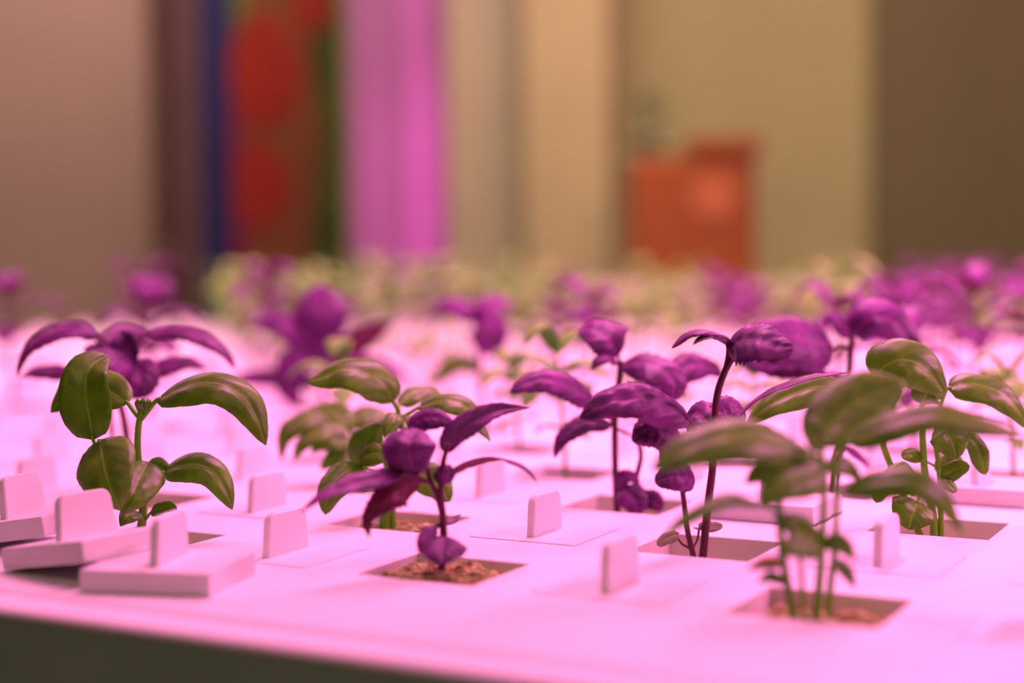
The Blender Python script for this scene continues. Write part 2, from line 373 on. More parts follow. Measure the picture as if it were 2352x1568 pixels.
# covers with a finger tab
def tab_data(L=1.12, Lt=.86, H=1.42, T=.15, r=.36, z0=0.0):
    pts = [(-L, z0)]
    for (cx, s, a0) in ((-Lt+r*.6, -1, 180), (Lt-r*.6, 1, 90)):
        for i in range(6):
            a = math.radians(a0-90*i/5); pts.append((cx+r*math.cos(a), z0+H-r+r*math.sin(a)))
    pts.append((L, z0)); n = len(pts); c = .045
    cz = z0+H*.45
    def ring(x, sh): return [(x, y*(1-sh/1.0), cz+(z-cz)*(1-sh/1.0) if z > z0 else z) for y, z in pts]
    v = ring(-T, c)+ring(-T+c, 0)+ring(T-c, 0)+ring(T, c)
    f = [tuple(range(n))]
    for L_ in range(3):
        for i in range(n): f.append((L_*n+i, L_*n+(i+1) % n, (L_+1)*n+(i+1) % n, (L_+1)*n+i)[::-1])
    f.append(tuple(3*n+i for i in range(n))[::-1])
    return v, f
PT = .68
ME_PLATE = mesh('plate', *box_data(-HU+.035, HU-.035, -HV+.035, HV-.035, 0, PT, .05), [M_COVER])
ME_TAB = mesh('tab', *tab_data(z0=PT-.02), [M_COVER])
ME_COVER = mesh('cover', *join(box_data(-HU+.035, HU-.035, -HV+.035, HV-.035, 0, PT), tab_data(z0=PT-.02)), [M_COVER])
def cover(loc, label, group=None, rot=(0, 0, 0), parts=True):
    if parts:
        t = empty('hole_cover', loc); t.rotation_euler = rot
        obj('plate', ME_PLATE, t); obj('tab', ME_TAB, t)
    else:
        t = obj('hole_cover', ME_COVER, None, loc); t.rotation_euler = rot
    return tag(t, label, 'cover', group)
SINK = .03-PT
NAMED = {
 (0, 1): (SINK, 'flat white cover with upright tab just behind the small front purple seedling'),
 (1, 0): (SINK, 'flat white cover whose blurred tab stands nearest the camera, between the two front holes'),
 (2, 1): (SINK, 'flat white cover with a narrow upright tab, right of the twin purple stems'),
 (-1, 0): (SINK, 'flat white cover with tab between the loose covers and the front purple seedling'),
 (-2, 1): (SINK, 'flat white cover whose tab stands right of the near green basil, behind the loose covers'),
 (-1, 2): (SINK, 'flat white cover with blurred tab beyond the pale green basil, under a curved purple leaf'),
 (-3, 2): (SINK, 'flat white cover with faint tab left of the blurred green leaves, above the mid-left gap'),
 (1, 2): (.0, 'raised white cover behind the twin purple stems, hidden partly by blurred green leaves'),
 (2, 3): (.0, 'raised white cover behind the multi-stemmed green basil at the right edge'),
 (-4, 1): (SINK, 'flat white cover with blurred tab at the left edge, behind the loose covers'),
 (-5, 2): (SINK, 'flat white cover at the left edge, second behind the loose covers'),
}
for (u, v), (z, lab) in NAMED.items(): cover(cell(u, v, z), lab)
# loose covers, front left
rotA = math.radians(16.4)
cover((-6.35, -5.30, 0.0), 'loose white cover lying on the rim at front left, nearest of the three', rot=(0, 0, rotA))
def tilted(corner, yaw, tilt, label):
    R = Matrix.Rotation(yaw, 3, 'Z') @ Matrix.Rotation(-tilt, 3, 'Y')
    t = cover((0, 0, 0), label); t.rotation_euler = R.to_euler()
    t.location = (V(corner) - R @ V((HU-.07, -HV+.07, 0)))*CM
tilted((-8.26, -6.86, .69), math.radians(-8.5), math.radians(9.3), 'loose white cover tilted against the nearest loose cover, its tab broadside')
tilted((-12.75, -3.95, .66), math.radians(9), math.radians(9.0), 'loose shaded white cover cut off by the left edge of the photo')

# growing plugs
def plug_mesh(seed):
    rnd = random.Random(seed); n = 22; v, f = [], []
    hx, hy = HU-.14, HV-.14
    for j in range(n+1):
        for i in range(n+1):
            x = -1+2*i/n; y = -1+2*j/n; e = max(abs(x), abs(y))
            z = -.42 + .09*math.sin(x*5+seed)*math.cos(y*6+seed*2) + rnd.uniform(-.07, .07) - .30*max(0, e-.75)/.25*rnd.uniform(.6, 1.2)
            v.append((x*hx*(.97 if e > .95 else 1)+rnd.uniform(-.03, .03), y*hy+rnd.uniform(-.03, .03), z))
    for j in range(n):
        for i in range(n): a = j*(n+1)+i; f.append((a, a+1, a+n+2, a+n+1))
    rim = [i for i in range(n+1)]+[(j*(n+1)+n) for j in range(1, n+1)]+[n*(n+1)+i for i in range(n-1, -1, -1)]+[j*(n+1) for j in range(n-1, 0, -1)]
    o = len(v); v += [(v[i][0], v[i][1], -1.3) for i in rim]; m = len(rim)
    f += [(rim[k], o+k, o+(k+1) % m, rim[(k+1) % m]) for k in range(m)]; f.append(tuple(o+k for k in range(m)))
    return mesh('growing_plug', v, f, [M_SOIL])
PLUGM = [plug_mesh(s) for s in (1, 2, 3)]
PLUGS = {(0, 0): 'brown crumbly coir plug around the small front purple seedling', (-1, 1): 'brown coir plug under the pale green basil behind the front purple seedling',
 (2, 0): 'brown coir plug under the blurred green basil nearest the camera', (2, 2): 'brown coir plug under the multi-stemmed green basil at right',
 (2, 4): 'reddish brown coir plug under the basil cut by the right edge', (0, 2): 'coir plug under the twin-stemmed purple basil in the middle',
 (1, 1): 'sunken coir plug in the hole of the tall purple basil', (-2, 0): 'coir plug under the sharp green basil at left', (-3, 1): 'coir plug under the arching purple basil at left'}
for k, ((u, v), lab) in enumerate(PLUGS.items()):
    low = {(1, 1): -.62, (2, 2): -.3, (0, 2): -.3, (0, 0): .32, (-1, 1): .16, (2, 0): .05}.get((u, v), -.1); k_ = (.88+low)/.88
    o = obj('growing_plug', PLUGM[k % 3], None, cell(u, v, -1.3+1.3*k_)); o.scale = (1, 1, k_); tag(o, lab, 'growing plug')

# ------------------------------------------------------------------ plants drawn one by one
class Plant:
    def __init__(self, name, cellpos, label, cat, group=None, base=None):
        self.b = base if base is not None else cell(*cellpos, -.6)
        self.D = depth_of(cell(*cellpos, 0)); self.o = empty(name, self.b); tag(self.o, label, cat, group); self.k = 0
    def pt(self, p): return lift(p[0], p[1], self.D + (p[2] if len(p) > 2 else 0)) - self.b
    def stem(self, pts, r, mat, base=True, name='stem'):
        P = [self.pt(p) for p in pts]
        if base:                               # continue into the plug
            P = [V((P[0].x*.6, P[0].y*.6, 0.0))] + P if P[0].z > .05 else P
        sc_ = self.D/FPX
        obj(name, mesh(name, *tube_data(P, [r[0]*sc_, r[1]*sc_]), [mat], smooth=True), self.o)
    def leaf(self, pts, w, n=(0, .75, .65), n2=None, kind='g', pet=None, pr=(4, 3), **kw):
        P = [self.pt(p) for p in pts]; self.k += 1; sc_ = (self.D + (pts[0][2] if len(pts[0]) > 2 else 0))/FPX
        kw.setdefault('seed', self.k*7+int(self.D*10))
        mats = {'g': (M_GT, M_GB), 'p': (M_PT, M_PB), 'c': (M_COT, M_COT), 'b': (M_BROWN, M_BROWN)}[kind]
        kw['amp'] = kw.get('amp', .02)*1.9
        if kind == 'p': kw.setdefault('serr', .12); kw.setdefault('nT', 42)
        else: kw.setdefault('serr', .02)
        v, f, u, mi = blade_data(P, w*sc_, cn(n), cn(n2) if n2 else None, **kw)
        lf = obj('leaf', mesh('leaf', v, f, list(mats), u, mi, True), self.o)
        if pet:
            Q = [self.pt(p) for p in pet]+[P[0], P[0]+(P[1]-P[0])*.18]
            obj('petiole', mesh('petiole', *tube_data(Q, [pr[0]*sc_, pr[1]*sc_], 7), [{'g': M_GS, 'p': M_PS, 'c': M_PS, 'b': M_GS}[kind]], smooth=True), lf)
        return lf

# sharp green basil, left
p = Plant('basil_plant', (-2, 0), 'sharp green basil with drooping leaves behind the loose white covers', 'plant')
p.stem([(322, 1240), (326, 1200), (329, 1139), (317, 1047), (317, 992), (322, 955), (327, 930)], (12, 7), M_GS)
p.leaf([(358, 921, -.2), (427, 886, -.6), (496, 878, -.8), (556, 908, -.9), (588, 955, -1), (611, 1022, -1)], 116, (0, .82, .58), (.35, .60, .70), pet=[(324, 962), (338, 945)], pr=(7, 5), k=1.0, a=.5, b=.62)
p.leaf([(214, 1010, -1.2), (203, 950, -1.3), (195, 900, -1.3), (200, 855, -1.1), (222, 830, -.7), (250, 815, -.3)], 122, (-.12, .12, .98), (-.1, .35, .93), pet=[(222, 1034, -.6)], pr=(5, 4), k=-.35, fold=.05, a=.42, b=.55, wave=.03)
p.leaf([(294, 926, .3), (262, 904, .6), (215, 885, 1), (165, 892, 1.4), (138, 918, 1.5), (116, 947, 1.5)], 112, (0, .62, .78), (-.2, .6, .75), pet=[(321, 960), (308, 945, .2)], pr=(6, 5), k=.5, b=.6)
p.leaf([(228, 1010, -1.2), (234, 1050, -2.0), (246, 1100, -2.6), (262, 1140, -2.8), (277, 1172, -2.7)], 148, (-.15, .38, .91), (-.1, .2, .97), pet=[(300, 1060, .3), (262, 1020, -.4)], k=.75, a=.36, b=.62)
p.leaf([(340, 1060, -.6), (322, 1092, -1.5), (305, 1130, -2.2), (290, 1158, -2.4), (278, 1180, -2.3)], 112, (.20, .36, .91), (.1, .25, .96), k=.7, a=.3, b=.6)
p.leaf([(340, 1062, -.2), (362, 1070, -.2), (384, 1083, -.1), (392, 1095, 0)], 46, (0, .5, .86), k=.4)
p.leaf([(372, 1086, -.3), (410, 1070, -.5), (456, 1066, -.6), (494, 1086, -.7), (520, 1130, -.8), (534, 1170, -.8)], 92, (0, .74, .67), (.5, .5, .7), pet=[(322, 1095), (350, 1085)], pr=(7, 5), k=.9, a=.5, b=.7, wave=.02)
p.leaf([(345, 1178, -.3), (365, 1166, -.5), (385, 1162, -.6), (406, 1168, -.7)], 34, (0, .55, .83), pet=[(332, 1195)], pr=(4, 3), k=.5, a=.45, b=.5)
p.leaf([(318, 1175, -.2), (300, 1180, -.8), (286, 1192, -1.1), (276, 1208, -1.2)], 50, (0, .4, .9), k=.5)
p.leaf([(323, 952), (318, 935, -.1), (314, 922, -.1), (316, 914, 0)], 20, (-.5, .3, .8), k=.5, nT=12, nS=6)
p.leaf([(330, 950), (338, 935, -.1), (342, 922, -.1), (338, 913, 0)], 20, (.5, .3, .8), k=.5, nT=12, nS=6)
p.leaf([(327, 948), (326, 935, -.4), (327, 922, -.5), (330, 912, -.3)], 22, (0, .2, .98), k=.5, nT=12, nS=6)

# small purple seedling in front
p = Plant('basil_seedling', (0, 0), 'short purple basil seedling with narrow drooping leaves in the front middle hole', 'plant')
p.stem([(1013, 1318), (1016, 1285), (1019, 1235), (1016, 1180), (1012, 1140), (1014, 1105)], (10, 8), M_PS)
p.stem([(1019, 1195), (1008, 1150), (992, 1112), (980, 1075), (973, 1050)], (8, 5), M_PS, base=False, name='branch')
p.stem([(1014, 1120), (1014, 1085), (1022, 1045), (1032, 1018)], (7, 5), M_PS, base=False, name='branch')
p.leaf([(958, 1092, -.4), (944, 1062, -.9), (938, 1025, -1.0), (945, 998, -.5), (960, 984, .2)], 128, (-.15, .22, .96), (0, .7, .7), 'p', pet=[(985, 1105), (972, 1100, -.2)], k=.75, a=.55, b=.42, serr=.04)
p.leaf([(938, 984, .8), (972, 960, .8), (1012, 960, .7), (1048, 978, .6)], 62, (0, .6, .8), None, 'p', k=.9, pet=[(974, 1055, .4), (950, 1010, .7)])
p.leaf([(1022, 1040, .2), (1043, 1003, .4), (1090, 966, .6), (1145, 942, .8), (1217, 934, 1.0)], 64, (-.30, .50, .80), (-.1, .6, .8), 'p', pet=[(1015, 1082), (1018, 1060)], k=.3, fold=.25, a=.5, b=1.0)
p.leaf([(1034, 1086), (1082, 1060, .2), (1130, 1052, .3), (1185, 1062, .2), (1215, 1082, 0), (1233, 1104, -.1)], 54, (0, .72, -.55), (.3, .8, .3), 'p', pet=[(1016, 1098)], k=.4, b=.9, wave=.05)
p.leaf([(926, 1084, -.6), (870, 1096, -1.2), (795, 1116, -1.9), (740, 1138, -2.4), (692, 1174, -2.8)], 58, (.10, .72, .68), (-.2, .72, .66), 'p', pet=[(990, 1110), (960, 1098, -.2)], pr=(6, 4), k=.3, fold=.12, a=.5, b=.95)
p.leaf([(965, 1108, -.3), (918, 1126, -.8), (876, 1158, -1.2), (848, 1195, -1.4), (848, 1232, -1.5)], 76, (.42, .40, -.80), (.75, .1, -.6), 'p', pet=[(992, 1108)], k=.4, a=.5, b=.75)
p.leaf([(1019, 1232, -.3), (1016, 1250, -.9), (1014, 1272, -1.4), (1013, 1296, -1.7)], 114, (.05, .62, .78), (0, .45, .9), 'p', k=.65, a=.38, b=.62, serr=.02)
p.leaf([(1002, 1212, -.1), (985, 1224, -.5), (968, 1240, -.8), (958, 1254, -.9)], 34, (.3, .5, .8), None, 'p', pet=[(1016, 1200)], k=.6)
p.leaf([(1014, 1196), (998, 1204, .2), (984, 1211, .4), (970, 1216, .5)], 15, (0, .85, .5), None, 'p', k=.3, nS=6)
p.leaf([(1022, 1200, .2), (1036, 1196, .5), (1048, 1188, .7), (1058, 1181, .8)], 16, (0, .85, .5), None, 'p', k=.3, nS=6)
p.leaf([(1022, 1112, -.1), (1032, 1092, -.3), (1034, 1076, -.3), (1030, 1064, -.2)], 36, (.5, .1, .86), None, 'p', k=.7, nS=8)
p.leaf([(1008, 1110, .2), (1012, 1090, .2), (1018, 1074, .3), (1024, 1064, .4)], 30, (-.4, .2, .86), None, 'p', k=-.6, nS=8)

# pale green basil behind it
p = Plant('basil_plant', (-1, 1), 'pale green basil right behind the short purple seedling', 'plant')
p.stem([(884, 1225), (884, 1170), (890, 1090), (903, 1010), (914, 958)], (13, 7), M_GS)
p.stem([(902, 1225, .3), (900, 1170, .2), (896, 1110, .2), (884, 1060, .2)], (10, 6), M_GS)
p.leaf([(905, 925), (886, 888, -.2), (845, 858, -.4), (785, 848, -.5), (738, 866, -.5), (704, 878, -.5)], 120, (.05, .68, .73), (-.1, .8, .6), pet=[(916, 958), (914, 940)], pr=(7, 5), k=.75, a=.5, b=.6)
p.leaf([(958, 938), (1010, 920, -.2), (1065, 930, -.3), (1100, 972, -.3), (1127, 1012, -.3)], 78, (0, .80, .60), (.4, .7, .6), pet=[(916, 962), (935, 952)], pr=(6, 4), k=.7, a=.5, b=.8)
p.leaf([(918, 930, 1.2), (950, 905, 1.6), (990, 896, 2.0), (1020, 912, 2.2)], 60, (0, .8, .6), pet=[(916, 955, .4)], k=.6)
p.leaf([(827, 1073, -.3), (832, 1035, -.5), (850, 1000, -.5), (878, 972, -.2)], 80, (-.25, .25, .93), pet=[(884, 1095), (850, 1090, -.1)], k=.4, a=.45, b=.6)
p.leaf([(824, 1054, -.8), (852, 1042, -1), (880, 1044, -1.1), (908, 1056, -1.1)], 60, (0, .5, .86), k=.5)
p.leaf([(836, 1072, -.5), (792, 1084, -1.2), (762, 1120, -1.7), (750, 1150, -1.8), (747, 1182, -1.8)], 78, (-.15, .55, .82), (-.35, .1, .93), pet=[(884, 1100)], k=.6, a=.5, b=.55)
p.leaf([(930, 1070, -.2), (965, 1085, -.5), (1005, 1110, -.6), (1034, 1152, -.6)], 86, (.25, .45, .86), pet=[(892, 1085)], k=.6, b=.55)
p.leaf([(910, 960, .2), (880, 975, .6), (850, 985, 1.0), (812, 992, 1.3)], 70, (0, .7, .7), k=.6)
p.leaf([(916, 950, -.1), (905, 960, -.6), (892, 985, -.9), (884, 1005, -1)], 42, (0, .3, .95), k=.5)
p.leaf([(918, 952), (935, 975, -.5), (945, 1000, -.8), (950, 1020, -.9)], 40, (.2, .3, .93), k=.5)

# blurred green basil left of it
p = Plant('basil_plant', (-2, 2), 'blurred low green basil with arching leaves, left of the pale green basil', 'plant')
p.stem([(840, 1120), (832, 1060), (812, 1000), (800, 970)], (12, 7), M_GS)
p.leaf([(755, 960), (700, 962, -.3), (662, 985, -.5), (646, 1015, -.5), (645, 1056, -.4)], 74, (-.1, .75, .65), (-.6, .5, .6), pet=[(805, 985)], k=.6)
p.leaf([(800, 985, -.4), (745, 985, -.8), (705, 1005, -1), (684, 1030, -1), (677, 1060, -1)], 72, (-.1, .75, .65), (-.6, .5, .6), k=.6)
p.leaf([(810, 1010, -.5), (770, 1005, -1), (735, 1018, -1.2), (715, 1040, -1.3)], 66, (0, .6, .8), k=.6)
p.leaf([(820, 1040, -.3), (790, 1040, -.8), (760, 1056, -1.1), (735, 1078, -1.2)], 62, (0, .6, .8), k=.5)
p.leaf([(800, 975), (835, 955, .3), (870, 955, .4), (905, 975, .4)], 76, (0, .75, .65), k=.6)
p.leaf([(800, 970), (775, 945, .5), (735, 935, 1), (700, 945, 1.3)], 66, (0, .75, .65), k=.6)
p.leaf([(815, 1000), (850, 1010, -.3), (880, 1035, -.4), (900, 1065, -.4)], 64, (.2, .6, .8), k=.6)

# arching purple basil, left
p = Plant('basil_plant', (-3, 1), 'purple basil with two long arching leaves, behind the sharp green basil at left', 'plant')
p.stem([(318, 1150), (306, 1100), (297, 1050), (285, 965), (274, 915), (280, 860), (288, 810)], (8, 7), M_PS)
p.stem([(285, 1150), (270, 1060, .5), (256, 990, .5), (255, 930, .5)], (5, 4), M_PS)
p.leaf([(228, 772), (184, 750, -.4), (120, 756, -.8), (72, 786, -1), (48, 822, -1.1), (38, 862, -1.1)], 84, (.0, .82, .55), (-.7, .5, .5), 'p', pet=[(286, 826), (262, 796)], pr=(6, 4), k=.8, a=.5, b=.65)
p.leaf([(335, 766), (404, 758, .2), (470, 774, .2), (516, 806, .1), (541, 846, 0)], 62, (0, .86, .5), (.6, .6, .5), 'p', pet=[(290, 826), (312, 790)], pr=(6, 4), k=.7, a=.5, b=.7)
p.leaf([(289, 800, .6), (282, 772, 1.2), (278, 752, 2.2), (275, 742, 3.2)], 122, (0, .7, .7), (0, .9, .4), 'p', k=.6)
p.leaf([(289, 830, -.1), (290, 806, -.4), (284, 780, -.5), (278, 758, -.2)], 66, (0, .15, .98), None, 'p', k=-.9, fold=.1)
p.leaf([(318, 862, -.6), (285, 832, -1.2), (240, 820, -1.8), (190, 832, -2.2), (146, 852, -2.4)], 86, (0, .70, .72), None, 'p', pet=[(286, 860)], k=.7)
p.leaf([(300, 830, -.3), (318, 850, -.8), (320, 880, -1.2), (300, 915, -1.3)], 90, (.2, .3, .93), None, 'p', k=.5, b=.6)
p.leaf([(333, 866, 2.5), (380, 838, 2.8), (430, 830, 3), (474, 846, 3)], 56, (0, .7, .7), None, 'p', pet=[(288, 880, .8)], k=.7)
p.leaf([(160, 862, 2.5), (120, 850, 2.8), (80, 852, 3), (44, 864, 3)], 50, (0, .7, .7), None, 'p', pet=[(280, 890, .6), (200, 866, 2)], k=.7)
p.leaf([(262, 845, .4), (235, 820, .8), (205, 800, 1), (190, 806, 1.2)], 60, (0, .5, .8), None, 'p', k=.5)

# twin-stemmed purple basil, middle
p = Plant('basil_plant', (0, 2), 'twin-stemmed purple basil in the middle, a rounded leaf at its top', 'plant')
p.stem([(1419, 1185), (1416, 1140), (1413, 1080), (1412, 975), (1417, 911), (1424, 862), (1424, 828)], (8, 7), M_PS)
p.stem([(1448, 1185), (1461, 1101), (1472, 1050), (1467, 1008), (1462, 975)], (7, 5), M_PS)
p.leaf([(1420, 818), (1404, 788, -.2), (1384, 768, 0), (1355, 755, .4), (1326, 762, .8)], 112, (.25, .45, .86), (.0, .7, .7), 'p', pet=[(1424, 838)], k=.6, a=.42, b=.6, asym=.18)
p.leaf([(1420, 834, -.2), (1398, 818, -.4), (1376, 826, -.6), (1357, 850, -.7)], 38, (0, .8, .6), None, 'p', k=.6)
p.leaf([(1424, 838), (1475, 832, -.5), (1520, 848, -1), (1548, 880, -1.3), (1546, 922, -1.4)], 108, (.15, .72, .68), (.4, .5, .75), 'p', pet=[(1424, 862)], k=.7, a=.6, b=.5, serr=.16)
p.leaf([(1535, 862, 1.5), (1590, 836, 1.8), (1632, 842, 2), (1660, 866, 2)], 86, (0, .65, .75), None, 'p', pet=[(1440, 880, .4), (1490, 880, 1)], k=.7)
p.leaf([(1470, 906, .6), (1495, 885, .9), (1520, 885, 1.1), (1545, 915, 1.2)], 66, (0, .4, .9), None, 'p', k=.5)
p.leaf([(1374, 930, -.4), (1318, 892, -.9), (1256, 870, -1.3), (1210, 880, -1.5), (1170, 899, -1.6)], 78, (0, .66, .75), None, 'p', pet=[(1413, 975), (1396, 950, -.2)], pr=(5, 4), k=.7, a=.45, b=.55)
p.leaf([(1405, 974), (1345, 968, -.3), (1300, 996, -.6), (1280, 1025, -.7), (1273, 1052, -.7)], 58, (0, .72, .7), (-.6, .4, .7), 'p', pet=[(1413, 985)], pr=(6, 4), k=.6, a=.5, b=.7)
p.leaf([(1414, 982), (1436, 992, -.1), (1456, 1002, -.2)], 8, (0, .8, .6), None, 'p', k=.2, nT=8, nS=4)
p.leaf([(1415, 1128, -.2), (1432, 1098, -.5), (1450, 1094, -.6), (1470, 1108, -.7)], 44, (0, .5, .86), None, 'p', k=.6, nS=8)
p.leaf([(1424, 1122, -.4), (1440, 1130, -.8), (1458, 1148, -1), (1470, 1182, -1.1)], 70, (.1, .3, .95), None, 'p', k=.5, b=.5)
p.leaf([(1470, 1168, -.3), (1485, 1150, -.5), (1502, 1148, -.6), (1520, 1172, -.6)], 46, (0, .3, .95), None, 'p', k=.5, b=.45)

# tall purple basil and its small neighbour in the same hole
p = Plant('basil_plant', (1, 1), 'tall purple basil with toothed top leaves on one long dark stem', 'plant')
p.stem([(1612, 1296), (1615, 1270), (1627, 1153), (1637, 1070), (1641, 969), (1648, 904), (1664, 855), (1682, 822), (1694, 800)], (9.5, 8), M_PS)
p.stem([(1664, 850), (1670, 825), (1672, 800), (1668, 784)], (5, 4), M_PS, base=False, name='branch')
p.leaf([(1690, 796), (1660, 772, -.1), (1618, 758, -.2), (1575, 768, -.3), (1543, 798, -.4)], 66, (.05, .86, -.10), (-.4, .85, .35), 'p', k=.8, a=.5, b=.7)
p.leaf([(1672, 786), (1645, 775, -.5), (1615, 776, -.6), (1592, 790, -.7)], 44, (0, .97, .22), None, 'p', k=-.4)
p.leaf([(1672, 798, -.1), (1702, 782, -.6), (1745, 780, -1.1), (1788, 796, -1.4), (1824, 794, -1.5)], 128, (.12, .52, .85), (.2, .6, .77), 'p', k=.75, a=.45, b=.55, serr=.2)
p.leaf([(1584, 966, -1.2), (1540, 938, -1.6), (1470, 914, -2.0), (1402, 920, -2.3), (1365, 938, -2.4), (1332, 962, -2.4)], 118, (.05, .70, .71), (-.1, .65, .75), 'p', pet=[(1640, 1032), (1614, 995, -.6)], pr=(6, 4), k=.85, a=.5, b=.6, amp=.045, serr=.03)
p.leaf([(1692, 960, .2), (1730, 925, .3), (1798, 888, .4), (1873, 866, .4), (1948, 854, .4)], 58, (-.45, .86, -.10), (0, .96, .25), 'p', pet=[(1645, 990), (1668, 978)], pr=(6, 4), k=.3, b=.9, a=.5, fold=.15)
p.leaf([(1650, 1000, .6), (1620, 965, 1.0), (1600, 948, 1.5), (1575, 955, 2)], 90, (-.1, .45, .89), None, 'p', k=.5, b=.5)
p.leaf([(1650, 990, .8), (1672, 958, 1.2), (1692, 940, 1.5), (1712, 945, 2)], 96, (.1, .45, .89), None, 'p', k=.5, b=.5)
p = Plant('basil_seedling', (1, 1), 'thin purple seedling with two pale cotyledons, leaning left of the tall purple stem', 'plant', base=cell(1, 1, -.6)+V((-.3, -.4, 0)))
p.stem([(1596, 1296, -.3), (1591, 1270, -.3), (1579, 1217, -.3), (1569, 1138, -.3), (1560, 1070, -.3), (1560, 1020, -.3)], (7, 5), M_PS)
p.leaf([(1562, 1012, -.4), (1530, 992, -1), (1495, 990, -1.4), (1452, 1012, -1.6)], 96, (0, .45, .89), (0, .2, .95), 'p', k=.7, b=.6, serr=.14, amp=.04)
p.leaf([(1580, 1040, -.3), (1560, 1030, -.5), (1535, 1040, -.7), (1515, 1060, -.8)], 60, (0, .3, .95), None, 'p', k=.6)
p.leaf([(1596, 1108, -.4), (1570, 1095, -.8), (1538, 1096, -1), (1505, 1108, -1.1)], 66, (0, .35, .93), None, 'p', k=.5, b=.4, a=.35)
p.leaf([(1558, 1224, -.5), (1543, 1230, -.6), (1526, 1238, -.7), (1511, 1253, -.8)], 30, (-.1, .6, .8), None, 'c', pet=[(1589, 1261, -.3), (1566, 1248, -.4), (1556, 1232, -.5)], pr=(3, 2.4), k=.5, a=.35, b=.4)
p.leaf([(1606, 1212, 0), (1622, 1208, .1), (1640, 1208, .2), (1660, 1206, .3)], 27, (0, .55, .83), None, 'c', pet=[(1590, 1261, -.3), (1602, 1238, -.1)], pr=(3, 2.4), k=.3, a=.35, b=.4)
p.leaf([(1606, 1212, 0), (1600, 1212, -.1), (1594, 1211, -.2)], 6, (0, .8, .6), None, 'c', k=.2, nT=8, nS=4)

# blurred green basil nearest the camera
p = Plant('basil_plant', (2, 0), 'blurred many-stemmed green basil nearest the camera at right', 'plant')
p.stem([(1826, 1425), (1812, 1360), (1795, 1255), (1790, 1150), (1796, 1060)], (11, 7), M_GS)
p.stem([(1874, 1425), (1882, 1340), (1888, 1250), (1893, 1120), (1888, 1030)], (11, 7), M_GS)
p.stem([(1900, 1425, .5), (1908, 1340, .5), (1918, 1252, .5), (1921, 1128, .4), (1916, 1040, .3)], (9, 6), M_GS)
p.stem([(1850, 1425, -.5), (1842, 1350, -.4), (1838, 1280, -.3), (1835, 1240, -.2)], (7, 5), M_GS)
p.leaf([(1862, 1040), (1770, 1008, -.6), (1674, 998, -1.0), (1574, 1030, -1.4), (1496, 1080, -1.6)], 150, (0, .74, .67), (-.2, .7, .68), pet=[(1888, 1060)], pr=(7, 6), k=.8, a=.5, b=.6)
p.leaf([(1886, 1028, .4), (1918, 965, .9), (1985, 912, 1.3), (2080, 876, 1.6)], 170, (-.35, .30, .88), (-.3, .5, .8), k=.35, a=.55, b=.55)
p.leaf([(1945, 1020, -.2), (2037, 975, -.5), (2146, 950, -.7), (2246, 968, -.8), (2352, 1000, -.8)], 112, (0, .82, .57), None, pet=[(1916, 1045, .2)], pr=(7, 6), k=.7, a=.45, b=.6)
p.leaf([(1900, 1075, -.3), (1835, 1092, -.9), (1782, 1122, -1.3), (1745, 1165, -1.5)], 110, (-.1, .5, .86), pet=[(1893, 1110)], k=.5)
p.leaf([(1745, 1160, -.5), (1684, 1143, -.8), (1614, 1168, -1), (1560, 1200, -1.1), (1526, 1232, -1.2)], 50, (0, .86, .5), pet=[(1790, 1175)], pr=(5, 4), k=.6, a=.5, b=.7)
p.leaf([(1932, 1130, .2), (2010, 1106, -.2), (2097, 1102, -.5), (2166, 1142, -.6), (2212, 1225, -.7)], 100, (0, .75, .66), (.4, .6, .7), pet=[(1920, 1150, .4)], pr=(5, 4), k=.7, a=.75, b=.8)
p.leaf([(1890, 1250, -.2), (1850, 1222, -.5), (1815, 1200, -.7), (1776, 1188, -.8)], 76, (-.2, .55, .8), k=.6)
p.leaf([(1885, 1255, -.6), (1850, 1250, -1.1), (1820, 1255, -1.4), (1785, 1275, -1.6)], 70, (0, .5, .86), k=.6)
p.leaf([(1890, 1250, 0), (1920, 1240, -.3), (1945, 1258, -.5), (1965, 1284, -.6)], 52, (.1, .6, .8), k=.6)
p.leaf([(1905, 1290, .2), (1930, 1296, 0), (1950, 1318, -.2), (1964, 1350, -.3)], 38, (.3, .5, .8), k=.5)
p.leaf([(1800, 1290, -.3), (1772, 1290, -.6), (1745, 1296, -.8), (1718, 1306, -.9)], 34, (0, .6, .8), None, 'b', k=.4)
p.leaf([(1805, 1330, -.3), (1785, 1325, -.6), (1762, 1325, -.8), (1742, 1336, -.9)], 34, (0, .6, .8), k=.4)
p.leaf([(1800, 1110, .3), (1770, 1080, .6), (1742, 1085, .8), (1712, 1110, 1)], 66, (0, .5, .86), None, 'g', k=.5)
p.leaf([(1888, 1030), (1870, 1000, -.5), (1866, 975, -.5), (1878, 955, -.3)], 50, (0, .2, .95), k=-.4)
p.leaf([(1796, 1060), (1815, 1040, -.4), (1840, 1040, -.6), (1868, 1062, -.7)], 66, (0, .6, .8), k=.6)
p.leaf([(1900, 1080, .6), (1935, 1065, .9), (1960, 1080, 1), (1975, 1110, 1)], 54, (.1, .6, .8), k=.6)

